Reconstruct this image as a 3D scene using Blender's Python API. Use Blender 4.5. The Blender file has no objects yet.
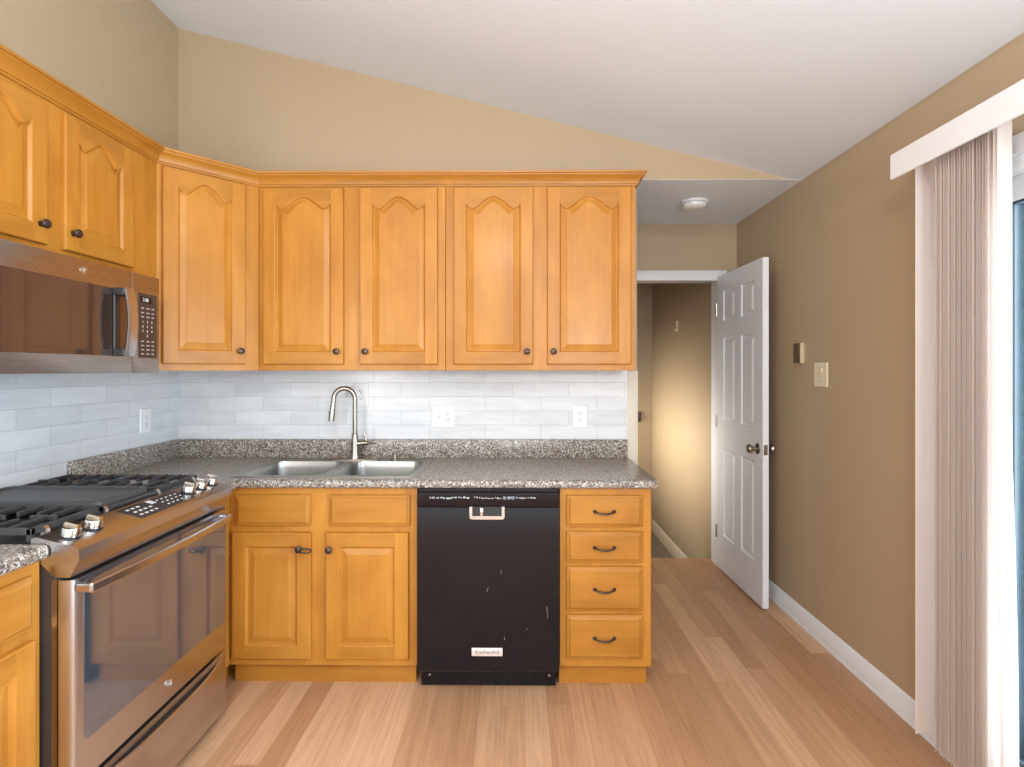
import bpy, bmesh, math, random
from mathutils import Vector, Matrix
random.seed(7)
S = bpy.context.scene
COL = S.collection
PI = math.pi

# ------------------------------------------------------------------ camera, world, light, exposure
F_PX = 560.0
cam_d = bpy.data.cameras.new('camera'); cam = bpy.data.objects.new('camera', cam_d); COL.objects.link(cam)
cam.location = (0, 0, 1.39); cam.rotation_euler = (PI/2, 0, 0.0102)
cam_d.sensor_width = 36; cam_d.lens = F_PX/1024*36; cam_d.shift_y = -13.5/1024; cam_d.clip_start = .02
S.camera = cam
W = bpy.data.worlds.new('daylight'); S.world = W; W.use_nodes = True
bg = W.node_tree.nodes['Background']
bg.inputs[0].default_value = (0.90, 0.96, 1.0, 1); bg.inputs[1].default_value = 2.1
S.view_settings.view_transform = 'Standard'; S.view_settings.look = 'None'
S.view_settings.gamma = 1; S.view_settings.exposure = 0.45; S.view_settings.use_curve_mapping = False

def area(name, loc, direction, sx, sy, power, color=(1, 1, 1), spread=PI):
    d = bpy.data.lights.new(name, 'AREA'); d.shape = 'RECTANGLE'; d.size = sx; d.size_y = sy
    d.energy = power; d.color = color; d.spread = spread
    o = bpy.data.objects.new(name, d); COL.objects.link(o); o.location = loc
    o.rotation_euler = Vector(direction).to_track_quat('-Z', 'Y').to_euler()
    return o
# the ceiling lamp of the dining side behind the camera, and the foyer's lamp
area('kitchen_ceiling_lamp', (-0.2, -0.9, 2.70), (0.12, 0.9, -1), 0.34, 0.34, 19, (1.0, 0.96, 0.90))
area('added_ceiling_fill', (0.7, -0.5, 1.7), (-0.25, 0.5, 1), 0.6, 0.6, 40, (0.88, 0.95, 1.0))  # added fill thrown up at the ceiling, no fixture modelled
area('daylight_at_sliding_door', (1.76, 1.02, 1.1), (-1, 0.0, 0.02), 1.7, 1.8, 70, (0.86, 0.93, 1.0))
area('foyer_sidelight', (0.45, 5.0, 0.78), (1, 0.0, 0.0), 1.7, 0.30, 11.0, (1.0, 0.94, 0.82), 1.9)
area('added_right_wall_fill', (-1.78, -0.55, 1.5), (1, 0.45, 0.0), 0.9, 1.1, 32, (1.0, 0.98, 0.95))  # added fill to brighten the right wall, no window here

# ------------------------------------------------------------------ materials
def mat(name):
    m = bpy.data.materials.new(name); m.use_nodes = True
    nt = m.node_tree; return m, nt, nt.nodes['Principled BSDF']
def N(nt, t, **kw):
    n = nt.nodes.new(t)
    for k, v in kw.items(): setattr(n, k, v)
    return n
def plain(name, col, rough=.5, metal=0, noise=0.0, nscale=30, bump=0, spec=None, coat=0):
    m, nt, b = mat(name)
    b.inputs['Base Color'].default_value = (*col, 1); b.inputs['Roughness'].default_value = rough
    b.inputs['Metallic'].default_value = metal
    if spec is not None: b.inputs['Specular IOR Level'].default_value = spec
    if coat: b.inputs['Coat Weight'].default_value = coat; b.inputs['Coat Roughness'].default_value = .08
    tc = N(nt, 'ShaderNodeTexCoord'); no = N(nt, 'ShaderNodeTexNoise')
    no.inputs['Scale'].default_value = nscale; no.inputs['Detail'].default_value = 4
    nt.links.new(tc.outputs['Object'], no.inputs['Vector'])
    if noise:
        mx = N(nt, 'ShaderNodeMix', data_type='RGBA')
        mx.inputs[6].default_value = (*[c*(1-noise) for c in col], 1); mx.inputs[7].default_value = (*[min(1, c*(1+noise)) for c in col], 1)
        nt.links.new(no.outputs['Fac'], mx.inputs[0]); nt.links.new(mx.outputs[2], b.inputs['Base Color'])
    if bump:
        bp = N(nt, 'ShaderNodeBump'); bp.inputs['Strength'].default_value = bump; bp.inputs['Distance'].default_value = .002
        nt.links.new(no.outputs['Fac'], bp.inputs['Height']); nt.links.new(bp.outputs['Normal'], b.inputs['Normal'])
    return m

def wood(name, vertical, dark, light, rough=.38):
    m, nt, b = mat(name)
    tc = N(nt, 'ShaderNodeTexCoord'); oi = N(nt, 'ShaderNodeObjectInfo')
    ad = N(nt, 'ShaderNodeVectorMath', operation='MULTIPLY_ADD')
    cb = N(nt, 'ShaderNodeCombineXYZ')
    for i, k in enumerate((37.0, 11.0, 53.0)):
        mu = N(nt, 'ShaderNodeMath', operation='MULTIPLY'); mu.inputs[1].default_value = k
        nt.links.new(oi.outputs['Random'], mu.inputs[0]); nt.links.new(mu.outputs[0], cb.inputs[i])
    ad.inputs[1].default_value = (1, 1, 1)
    nt.links.new(tc.outputs['Object'], ad.inputs[0]); nt.links.new(cb.outputs[0], ad.inputs[2])
    mp = N(nt, 'ShaderNodeMapping')
    mp.inputs['Scale'].default_value = (45, 45, 2.2) if vertical else (2.2, 45, 45)
    nt.links.new(ad.outputs[0], mp.inputs['Vector'])
    n1 = N(nt, 'ShaderNodeTexNoise'); n1.inputs['Scale'].default_value = 1; n1.inputs['Detail'].default_value = 6; n1.inputs['Roughness'].default_value = .6
    nt.links.new(mp.outputs[0], n1.inputs['Vector'])
    mp2 = N(nt, 'ShaderNodeMapping'); mp2.inputs['Scale'].default_value = (5, 5, 2.4) if vertical else (2.4, 5, 5)
    nt.links.new(ad.outputs[0], mp2.inputs['Vector'])
    n2 = N(nt, 'ShaderNodeTexNoise'); n2.inputs['Scale'].default_value = 1.3; n2.inputs['Detail'].default_value = 3; n2.inputs['Distortion'].default_value = .6
    nt.links.new(mp2.outputs[0], n2.inputs['Vector'])
    mm = N(nt, 'ShaderNodeMath', operation='MULTIPLY_ADD'); mm.inputs[1].default_value = .45
    nt.links.new(n1.outputs['Fac'], mm.inputs[0])
    m3 = N(nt, 'ShaderNodeMath', operation='MULTIPLY_ADD'); m3.inputs[1].default_value = .75; m3.inputs[2].default_value = -.1
    nt.links.new(n2.outputs['Fac'], m3.inputs[0]); nt.links.new(m3.outputs[0], mm.inputs[2])
    cr = N(nt, 'ShaderNodeValToRGB')
    cr.color_ramp.elements[0].position = .25; cr.color_ramp.elements[0].color = (*dark, 1)
    cr.color_ramp.elements[1].position = .8; cr.color_ramp.elements[1].color = (*light, 1)
    nt.links.new(mm.outputs[0], cr.inputs[0]); nt.links.new(cr.outputs[0], b.inputs['Base Color'])
    b.inputs['Roughness'].default_value = rough; b.inputs['Specular IOR Level'].default_value = .32; b.inputs['Coat Weight'].default_value = .05; b.inputs['Coat Roughness'].default_value = .15
    return m
WD = (0.38, 0.140, 0.015); WL = (0.56, 0.245, 0.038)
wood_v = wood('honey_maple_upright', True, WD, WL)
wood_h = wood('honey_maple_crosswise', False, tuple(c*.88 for c in WD), tuple(c*.92 for c in WL))

def mapped_bump(nt, b, src, strength, dist):
    bp = N(nt, 'ShaderNodeBump'); bp.inputs['Strength'].default_value = strength; bp.inputs['Distance'].default_value = dist
    nt.links.new(src, bp.inputs['Height']); nt.links.new(bp.outputs['Normal'], b.inputs['Normal'])

def granite():
    m, nt, b = mat('speckled_stone_laminate')
    tc = N(nt, 'ShaderNodeTexCoord')
    v = N(nt, 'ShaderNodeTexVoronoi'); v.inputs['Scale'].default_value = 210
    no = N(nt, 'ShaderNodeTexNoise'); no.inputs['Scale'].default_value = 120; no.inputs['Detail'].default_value = 5
    nt.links.new(tc.outputs['Object'], v.inputs['Vector']); nt.links.new(tc.outputs['Object'], no.inputs['Vector'])
    sp = N(nt, 'ShaderNodeSeparateColor'); nt.links.new(v.outputs['Color'], sp.inputs[0])
    ma = N(nt, 'ShaderNodeMath', operation='MULTIPLY_ADD'); ma.inputs[1].default_value = .7
    m2 = N(nt, 'ShaderNodeMath', operation='MULTIPLY_ADD'); m2.inputs[1].default_value = .6; m2.inputs[2].default_value = -.15
    nt.links.new(no.outputs['Fac'], m2.inputs[0]); nt.links.new(sp.outputs[0], ma.inputs[0]); nt.links.new(m2.outputs[0], ma.inputs[2])
    cr = N(nt, 'ShaderNodeValToRGB'); cr.color_ramp.interpolation = 'LINEAR'
    e = cr.color_ramp.elements
    e[0].position = .12; e[0].color = (.035, .028, .025, 1); e[1].position = .92; e[1].color = (.72, .70, .68, 1)
    for p, c in ((.26, (.10, .08, .065)), (.40, (.19, .15, .12)), (.58, (.26, .215, .175)), (.74, (.46, .42, .38))):
        x = e.new(p); x.color = (*c, 1)
    nt.links.new(ma.outputs[0], cr.inputs[0]); nt.links.new(cr.outputs[0], b.inputs['Base Color'])
    b.inputs['Roughness'].default_value = .28
    return m
granite_m = granite()

def tile(name, axis, x0, z0):
    m, nt, b = mat(name)
    tc = N(nt, 'ShaderNodeTexCoord'); sp = N(nt, 'ShaderNodeSeparateXYZ'); cb = N(nt, 'ShaderNodeCombineXYZ')
    nt.links.new(tc.outputs['Object'], sp.inputs[0])
    a = N(nt, 'ShaderNodeMath', operation='ADD'); a.inputs[1].default_value = -x0+30*.303
    z = N(nt, 'ShaderNodeMath', operation='ADD'); z.inputs[1].default_value = -z0+20*.0768
    nt.links.new(sp.outputs[axis], a.inputs[0]); nt.links.new(sp.outputs[2], z.inputs[0])
    nt.links.new(a.outputs[0], cb.inputs[0]); nt.links.new(z.outputs[0], cb.inputs[1])
    br = N(nt, 'ShaderNodeTexBrick'); br.offset = .5
    br.inputs['Scale'].default_value = 1; br.inputs['Brick Width'].default_value = .303; br.inputs['Row Height'].default_value = .0768
    br.inputs['Mortar Size'].default_value = .0014; br.inputs['Mortar Smooth'].default_value = .3
    br.inputs['Color1'].default_value = (.64, .65, .665, 1); br.inputs['Color2'].default_value = (.72, .73, .745, 1); br.inputs['Mortar'].default_value = (.54, .54, .54, 1)
    nt.links.new(cb.outputs[0], br.inputs['Vector'])
    mp = N(nt, 'ShaderNodeMapping'); mp.inputs['Scale'].default_value = (5, 30, 1); nt.links.new(cb.outputs[0], mp.inputs['Vector'])
    no = N(nt, 'ShaderNodeTexNoise'); no.inputs['Scale'].default_value = 1; no.inputs['Detail'].default_value = 5; no.inputs['Distortion'].default_value = .8
    nt.links.new(mp.outputs[0], no.inputs['Vector'])
    cr = N(nt, 'ShaderNodeValToRGB'); cr.color_ramp.elements[0].position = .35; cr.color_ramp.elements[0].color = (.84, .84, .85, 1)
    cr.color_ramp.elements[1].position = .62; cr.color_ramp.elements[1].color = (1, 1, 1, 1)
    nt.links.new(no.outputs['Fac'], cr.inputs[0])
    mx = N(nt, 'ShaderNodeMix', data_type='RGBA', blend_type='MULTIPLY'); mx.inputs[0].default_value = .55
    nt.links.new(br.outputs['Color'], mx.inputs[6]); nt.links.new(cr.outputs[0], mx.inputs[7]); nt.links.new(mx.outputs[2], b.inputs['Base Color'])
    inv = N(nt, 'ShaderNodeMath', operation='SUBTRACT'); inv.inputs[0].default_value = 1; nt.links.new(br.outputs['Fac'], inv.inputs[1])
    mapped_bump(nt, b, inv.outputs[0], .5, .002)
    b.inputs['Roughness'].default_value = .22
    return m
tile_back_m = tile('glazed_subway_tile_back', 0, -1.2375, 1.014)
tile_left_m = tile('glazed_subway_tile_left', 1, 2.2, 1.014)

def planks():
    m, nt, b = mat('laminate_planks')
    tc = N(nt, 'ShaderNodeTexCoord'); sp = N(nt, 'ShaderNodeSeparateXYZ'); nt.links.new(tc.outputs['Object'], sp.inputs[0])
    def M(op, a, b_=None, c=None):
        n = N(nt, 'ShaderNodeMath', operation=op)
        for i, v in enumerate((a, b_, c)):
            if v is None: continue
            if isinstance(v, (int, float)): n.inputs[i].default_value = v
            else: nt.links.new(v, n.inputs[i])
        return n.outputs[0]
    PW = .094
    u = M('DIVIDE', M('ADD', sp.outputs[0], 10.03), PW); ci = M('FLOOR', u)
    wn = N(nt, 'ShaderNodeTexWhiteNoise', noise_dimensions='1D'); nt.links.new(ci, wn.inputs['W'])
    v = M('DIVIDE', M('ADD', M('ADD', sp.outputs[1], 20), M('MULTIPLY', wn.outputs['Value'], 3.1)), 1.15); ri = M('FLOOR', v)
    cb = N(nt, 'ShaderNodeCombineXYZ'); nt.links.new(ci, cb.inputs[0]); nt.links.new(ri, cb.inputs[1])
    w2 = N(nt, 'ShaderNodeTexWhiteNoise', noise_dimensions='2D'); nt.links.new(cb.outputs[0], w2.inputs['Vector'])
    cr = N(nt, 'ShaderNodeValToRGB'); e = cr.color_ramp.elements
    e[0].position = 0; e[0].color = (.47, .25, .13, 1); e[1].position = 1; e[1].color = (.68, .42, .255, 1)
    x = e.new(.45); x.color = (.545, .305, .17, 1); x = e.new(.75); x.color = (.60, .35, .20, 1)
    nt.links.new(w2.outputs['Value'], cr.inputs[0])
    mp = N(nt, 'ShaderNodeMapping'); mp.inputs['Scale'].default_value = (70, 2.5, 1)
    av = N(nt, 'ShaderNodeVectorMath', operation='MULTIPLY_ADD'); av.inputs[1].default_value = (3.1, 7.7, 0)
    nt.links.new(cb.outputs[0], av.inputs[0]); nt.links.new(tc.outputs['Object'], av.inputs[2]); nt.links.new(av.outputs[0], mp.inputs['Vector'])
    no = N(nt, 'ShaderNodeTexNoise'); no.inputs['Scale'].default_value = 1; no.inputs['Detail'].default_value = 7; no.inputs['Roughness'].default_value = .62
    no.inputs['Distortion'].default_value = .5
    nt.links.new(mp.outputs[0], no.inputs['Vector'])
    g = N(nt, 'ShaderNodeValToRGB'); g.color_ramp.elements[0].position = .3; g.color_ramp.elements[0].color = (.80, .76, .72, 1)
    g.color_ramp.elements[1].position = .68; g.color_ramp.elements[1].color = (1.08, 1.07, 1.06, 1)
    nt.links.new(no.outputs['Fac'], g.inputs[0])
    mx = N(nt, 'ShaderNodeMix', data_type='RGBA', blend_type='MULTIPLY'); mx.inputs[0].default_value = 1
    nt.links.new(cr.outputs[0], mx.inputs[6]); nt.links.new(g.outputs[0], mx.inputs[7])
    fu = M('FRACT', u); fv = M('FRACT', v)
    su = M('MINIMUM', fu, M('SUBTRACT', 1, fu)); sv = M('MULTIPLY', M('MINIMUM', fv, M('SUBTRACT', 1, fv)), 10)
    seam = M('LESS_THAN', M('MINIMUM', su, sv), .009)
    m2 = N(nt, 'ShaderNodeMix', data_type='RGBA', blend_type='MULTIPLY'); m2.inputs[7].default_value = (.72, .66, .6, 1)
    nt.links.new(seam, m2.inputs[0]); nt.links.new(mx.outputs[2], m2.inputs[6]); nt.links.new(m2.outputs[2], b.inputs['Base Color'])
    b.inputs['Roughness'].default_value = .38
    return m
floor_m = planks()

def steel(name, col=(.56, .55, .57), rough=.25, axis=1):
    m, nt, b = mat(name)
    b.inputs['Metallic'].default_value = 1; b.inputs['Base Color'].default_value = (*col, 1)
    tc = N(nt, 'ShaderNodeTexCoord'); mp = N(nt, 'ShaderNodeMapping')
    s = [400, 400, 400]; s[axis] = 3; mp.inputs['Scale'].default_value = s
    nt.links.new(tc.outputs['Object'], mp.inputs['Vector'])
    no = N(nt, 'ShaderNodeTexNoise'); no.inputs['Scale'].default_value = 1; no.inputs['Detail'].default_value = 2
    nt.links.new(mp.outputs[0], no.inputs['Vector'])
    mr = N(nt, 'ShaderNodeMapRange'); mr.inputs['To Min'].default_value = rough-.015; mr.inputs['To Max'].default_value = rough+.03
    nt.links.new(no.outputs['Fac'], mr.inputs['Value']); nt.links.new(mr.outputs[0], b.inputs['Roughness'])
    return m
steel_y = steel('brushed_steel', axis=1)
steel_sink = steel('satin_sink_steel', (.36, .35, .33), .32, axis=0)
steel_dark = steel('dark_stainless', (.42, .37, .34), .27, axis=1)
nickel = plain('brushed_nickel', (.36, .325, .285), .27, 1, .05, 60)
chrome = plain('polished_chrome', (.60, .57, .54), .16, 1)
bronze = plain('oiled_bronze', (.09, .065, .055), .32, .8, .2, 80)
wall_m = plain('khaki_wall_paint', (.445, .333, .212), .42, 0, .03, 3, .05)
wall_light = plain('pale_end_trim_paint', (.62, .56, .47), .5, 0, .02, 5)
ceil_m = plain('white_ceiling_paint', (.80, .86, .925), .8, 0, .015, 4, .06)
white_m = plain('white_trim_paint', (.78, .79, .81), .38, 0, .02, 6)
door_m = plain('white_door_paint', (.74, .75, .78), .36, 0, .03, 50, .08)
plate_m = plain('white_plastic', (.80, .80, .80), .35, 0, .01, 10)
almond_m = plain('almond_plastic', (.76, .66, .48), .4, 0, .02, 10)
slot_m = plain('dark_slot', (.04, .035, .03), .6, 0, .05, 20)
black_gloss = plain('black_gloss_enamel', (.008, .006, .008), .17, 0, .2, 4, 0, .26, .0)
black_m = plain('black_enamel', (.02, .019, .02), .32, 0, .1, 20)
black_side = plain('black_side_panel', (.045, .038, .035), .42, 0, .1, 8)
iron_m = plain('cast_iron', (.035, .035, .037), .42, 0, .25, 220, .3)
griddle_m = plain('griddle_coating', (.055, .055, .056), .42, 0, .1, 160, .15)
brown_m = plain('brown_plastic', (.11, .075, .04), .55, 0, .1, 30)
tan_m = plain('tan_plastic', (.50, .42, .27), .5, 0, .05, 30)
carpet_m = plain('foyer_carpet', (.30, .25, .19), .95, 0, .15, 300, .6)
cream_m = plain('cream_trim_paint', (.80, .70, .54), .45, 0, .02, 8)
gasket_m = plain('dark_gasket', (.02, .04, .06), .5, 0, .05, 20)
sky_strip_m = plain('sky_reflection_grey', (.20, .23, .25), .4, 0, .05, 20)  # blue-grey colour paints the sky reflected in the door glass
legend_m = plain('pale_legend_ink', (.75, .75, .76), .5, 0, .02, 50)
dim_legend = plain('grey_legend_ink', (.42, .43, .46), .5, 0, .02, 50)
badge_m = plain('badge_metal', (.80, .72, .70), .45, .3, .03, 50)
ink_m = plain('badge_ink', (.12, .07, .06), .5, 0, .02, 50)
rubber_m = plain('black_rubber', (.015, .015, .015), .5, 0, .1, 40)

def mirror_glass(name, col, metal, rough):
    m, nt, b = mat(name)
    b.inputs['Base Color'].default_value = (*col, 1); b.inputs['Metallic'].default_value = metal
    b.inputs['Roughness'].default_value = rough
    tc = N(nt, 'ShaderNodeTexCoord'); no = N(nt, 'ShaderNodeTexNoise'); no.inputs['Scale'].default_value = 2.5
    nt.links.new(tc.outputs['Object'], no.inputs['Vector'])
    mr = N(nt, 'ShaderNodeMapRange'); mr.inputs['To Min'].default_value = rough*.7; mr.inputs['To Max'].default_value = rough*1.4
    nt.links.new(no.outputs['Fac'], mr.inputs['Value']); nt.links.new(mr.outputs[0], b.inputs['Roughness'])
    return m
oven_glass = mirror_glass('tinted_oven_glass', (.28, .31, .38), .85, .05)
micro_glass = mirror_glass('tinted_microwave_glass', (.17, .135, .12), .85, .05)

def pane():
    m = bpy.data.materials.new('clear_door_glass'); m.use_nodes = True; nt = m.node_tree; nt.nodes.clear()
    o = N(nt, 'ShaderNodeOutputMaterial'); t = N(nt, 'ShaderNodeBsdfTransparent'); g = N(nt, 'ShaderNodeBsdfGlossy'); f = N(nt, 'ShaderNodeFresnel')
    t.inputs[0].default_value = (.84, .92, .97, 1); g.inputs['Roughness'].default_value = .02; f.inputs[0].default_value = 1.45
    mx = N(nt, 'ShaderNodeMixShader'); nt.links.new(f.outputs[0], mx.inputs[0]); nt.links.new(t.outputs[0], mx.inputs[1]); nt.links.new(g.outputs[0], mx.inputs[2])
    nt.links.new(mx.outputs[0], o.inputs[0]); return m
pane_m = pane()
def vane_mat():
    m = bpy.data.materials.new('ribbed_blush_vane'); m.use_nodes = True; nt = m.node_tree; nt.nodes.clear()
    o = N(nt, 'ShaderNodeOutputMaterial'); d = N(nt, 'ShaderNodeBsdfDiffuse'); t = N(nt, 'ShaderNodeBsdfTranslucent')
    tc = N(nt, 'ShaderNodeTexCoord'); no = N(nt, 'ShaderNodeTexNoise'); no.inputs['Scale'].default_value = 40
    mp = N(nt, 'ShaderNodeMapping'); mp.inputs['Scale'].default_value = (12, 12, .1); nt.links.new(tc.outputs['Object'], mp.inputs['Vector']); nt.links.new(mp.outputs[0], no.inputs['Vector'])
    c = N(nt, 'ShaderNodeMix', data_type='RGBA'); c.inputs[6].default_value = (.85, .75, .69, 1); c.inputs[7].default_value = (.92, .85, .80, 1)
    nt.links.new(no.outputs['Fac'], c.inputs[0]); nt.links.new(c.outputs[2], d.inputs[0]); nt.links.new(c.outputs[2], t.inputs[0])
    mx = N(nt, 'ShaderNodeMixShader'); mx.inputs[0].default_value = .28
    nt.links.new(d.outputs[0], mx.inputs[1]); nt.links.new(t.outputs[0], mx.inputs[2]); nt.links.new(mx.outputs[0], o.inputs[0]); return m
vane_m = vane_mat()

# ------------------------------------------------------------------ mesh helpers
class MB:
    def __init__(s): s.bm = bmesh.new()
    def box(s, x0, x1, y0, y1, z0, z1, bev=0, seg=2, mi=0):
        r = bmesh.ops.create_cube(s.bm, size=1)
        vs = r['verts']
        for v in vs: v.co = Vector((x0+(v.co.x+.5)*(x1-x0), y0+(v.co.y+.5)*(y1-y0), z0+(v.co.z+.5)*(z1-z0)))
        fs = set(f for v in vs for f in v.link_faces)
        for f in fs: f.material_index = mi
        if bev:
            es = list(set(e for v in vs for e in v.link_edges))
            bmesh.ops.bevel(s.bm, geom=es, offset=bev, segments=seg, affect='EDGES', profile=.5, material=-1)
        return s
    def face(s, pts, mi=0):
        f = s.bm.faces.new([s.bm.verts.new(p) for p in pts]); f.material_index = mi; return f
    def loops(s, loops, cap0=True, cap1=True, mi=0, mcap=None, closed=True):
        L = [[s.bm.verts.new(p) for p in lp] for lp in loops]; n = len(L[0])
        for a, b in zip(L, L[1:]):
            for i in range(n if closed else n-1):
                j = (i+1) % n
                try: f = s.bm.faces.new((a[i], a[j], b[j], b[i])); f.material_index = mi
                except ValueError: pass
        if cap0: s.bm.faces.new(L[0]).material_index = mi
        if cap1: s.bm.faces.new(L[-1]).material_index = mi if mcap is None else mcap
        return L
    def prism(s, pts, axis, a0, a1, mi=0):
        def P(p, a):
            if axis == 0: return (a, p[0], p[1])
            if axis == 1: return (p[0], a, p[1])
            return (p[0], p[1], a)
        s.loops([[P(p, a0) for p in pts], [P(p, a1) for p in pts]], mi=mi); return s
    def lathe(s, prof, c, direction=(0, 0, 1), n=20, mi=0):
        q = Vector(direction).to_track_quat('Z', 'Y'); c = Vector(c)
        lp = []
        for r, h in prof:
            r = max(r, 1e-4)
            lp.append([c+q @ Vector((r*math.cos(2*PI*i/n), r*math.sin(2*PI*i/n), h)) for i in range(n)])
        s.loops(lp, mi=mi); return s
    def tube(s, pts, r, n=12, mi=0, sx=1.0):
        pts = [Vector(p) for p in pts]; rs = r if isinstance(r, (list, tuple)) else [r]*len(pts)
        lp = []; up = None
        for i, p in enumerate(pts):
            t = (pts[min(i+1, len(pts)-1)]-pts[max(i-1, 0)]).normalized()
            if up is None: up = Vector((0, 0, 1)) if abs(t.z) < .9 else Vector((0, 1, 0))
            a = t.cross(up).normalized(); b = a.cross(t).normalized(); up = b
            lp.append([p+rs[i]*(a*math.cos(2*PI*k/n)*sx+b*math.sin(2*PI*k/n)) for k in range(n)])
        s.loops(lp, mi=mi); return s
    def build(s, name, mats, parent=None, loc=(0, 0, 0), rz=0, weld=True, sharp=.6):
        if weld: bmesh.ops.remove_doubles(s.bm, verts=s.bm.verts, dist=1e-5)
        bmesh.ops.recalc_face_normals(s.bm, faces=s.bm.faces)
        for e in s.bm.edges:
            e.smooth = len(e.link_faces) == 2 and e.calc_face_angle(0) < sharp
        for f in s.bm.faces: f.smooth = True
        me = bpy.data.meshes.new(name); s.bm.to_mesh(me); s.bm.free()
        for m in (mats if isinstance(mats, (list, tuple)) else [mats]): me.materials.append(m)
        o = bpy.data.objects.new(name, me); COL.objects.link(o)
        o.parent = parent; o.location = loc; o.rotation_euler = (0, 0, rz)
        return o

def thing(name, label, cat, loc=(0, 0, 0), rz=0, group=None):
    o = bpy.data.objects.new(name, None); COL.objects.link(o); o.empty_display_size = .1
    o.location = loc; o.rotation_euler = (0, 0, rz); o['label'] = label; o['category'] = cat
    if group: o['group'] = group
    return o
def tag(o, label, cat, group=None):
    o['label'] = label; o['category'] = cat
    if group: o['group'] = group
    return o
def struct(o, label=None, cat=None):
    o['kind'] = 'structure'
    if label: o['label'] = label
    if cat: o['category'] = cat
    return o
def text(name, body, size, m, parent, loc, rot, depth=.0004, xs=1.0):
    c = bpy.data.curves.new(name, 'FONT'); c.body = body; c.size = size; c.align_x = 'CENTER'; c.align_y = 'CENTER'; c.extrude = depth; c.resolution_u = 2
    t = bpy.data.objects.new(name+'_curve', c); COL.objects.link(t)
    bpy.context.view_layer.update()
    me = bpy.data.meshes.new_from_object(t.evaluated_get(bpy.context.evaluated_depsgraph_get()))
    bpy.data.objects.remove(t); me.materials.clear(); me.materials.append(m)
    o = bpy.data.objects.new(name, me); COL.objects.link(o); o.parent = parent; o.location = loc; o.rotation_euler = rot; o.scale = (xs, 1, 1)
    return o
def rrect(x0, x1, y0, y1, r, n=5):
    out = []
    for cx, cy, a in ((x1-r, y1-r, 0), (x0+r, y1-r, 90), (x0+r, y0+r, 180), (x1-r, y0+r, 270)):
        for k in range(n+1):
            t = math.radians(a+90*k/n); out.append((cx+r*math.cos(t), cy+r*math.sin(t)))
    return out
def offset_loop(lp, d):      # CCW loop of 2D points, moved inwards by d
    out = []; n = len(lp)
    for i in range(n):
        a = Vector(lp[i-1]); p = Vector(lp[i]); b = Vector(lp[(i+1) % n])
        t1 = (p-a).normalized(); t2 = (b-p).normalized()
        n1 = Vector((-t1.y, t1.x)); n2 = Vector((-t2.y, t2.x)); s = (n1+n2)
        k = d/max(.35, (1+n1.dot(n2)))
        out.append((p.x+s.x*k, p.y+s.y*k))
    return out

# ------------------------------------------------------------------ cabinet pieces
def panel_door(w, h, arch=0.0, st=.058, t=.020, name='door', parent=None, loc=(0, 0, 0)):
    m = MB(); e = .004; rb = st*1.0
    peak = h-(.043 if arch else st)
    if arch:
        NP = 36
        def curve(d_):
            o_ = []
            for k in range(NP+1):
                u = 1-2*k/NP; s = abs(u)
                sh = (.5+.5*math.cos(PI*s/.80))**.78 if s < .80 else .42*((s-.80)/.20)**1.4
                o_.append((st+d_+(w-2*st-2*d_)*(u+1)/2, peak-d_*.8-arch*(1-sh)))
            return o_
        top = curve(0)
    else: top = [(w-st, peak), (st, peak)]
    inner = [(st, rb), (w-st, rb)]+top
    def ring(i, y):
        return [(i, y, i), (st, y, i), (w-st, y, i), (w-i, y, i), (w-i, y, h-i), (w-st, y, h-i), (st, y, h-i), (i, y, h-i)]
    m.loops([ring(0, 0), ring(0, -(t-.005)), ring(.0015, -(t-.0015)), ring(e, -t)], cap0=True, cap1=False)
    zl = top[-1][1]; zr = top[0][1]
    m.face([(e, -t, e), (st, -t, e), (st, -t, rb), (st, -t, zl), (st, -t, h-e), (e, -t, h-e)])
    m.face([(w-st, -t, e), (w-e, -t, e), (w-e, -t, h-e), (w-st, -t, h-e), (w-st, -t, zr), (w-st, -t, rb)])
    m.face([(st, -t, e), (w-st, -t, e), (w-st, -t, rb), (st, -t, rb)], 1)
    m.face([(st, -t, h-e)]+[(p[0], -t, p[1]) for p in reversed(top)]+[(w-st, -t, h-e)], 1)
    lps = []
    for d, y in ((0, t), (.003, t-.001), (.006, t-.005), (.009, t-.010), (.012, t-.0105), (.020, t-.0085), (.036, t-.003), (.038, t-.0015)):
        lp_ = [(st+d, rb+d), (w-st-d, rb+d)]+(curve(d) if arch else [(w-st-d, peak-d), (st+d, peak-d)])
        lps.append([(p[0], -y, p[1]) for p in lp_])
    m.loops(lps, cap0=False, cap1=True)
    return m.build(name, [wood_v, wood_h], parent, loc, sharp=.22)
def slab_front(w, h, name, parent, loc, t=.020):
    m = MB(); lps = []
    for i, y in ((0, 0), (0, t-.010), (.0025, t-.007), (.008, t-.006), (.014, t-.0015), (.017, t)):
        lps.append([(i, -y, i), (w-i, -y, i), (w-i, -y, h-i), (i, -y, h-i)])
    m.loops(lps)
    return m.build(name, wood_h, parent, loc, sharp=.3)
knob_mesh = None
def knob(parent, x, z, t=.020):
    global knob_mesh
    if knob_mesh is None:
        m = MB(); m.lathe([(.010, 0), (.010, .002), (.006, .004), (.0055, .012), (.009, .015), (.0145, .018), (.0155, .022), (.0135, .0265), (.008, .029), (.0, .030)], (0, 0, 0), (0, -1, 0), 24)
        o = m.build('knob', bronze, parent, (x, -t, z)); knob_mesh = o.data
    else:
        o = bpy.data.objects.new('knob', knob_mesh); COL.objects.link(o); o.parent = parent; o.location = (x, -t, z)
    o['label'] = 'dark bronze round knob'
    return o
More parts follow.
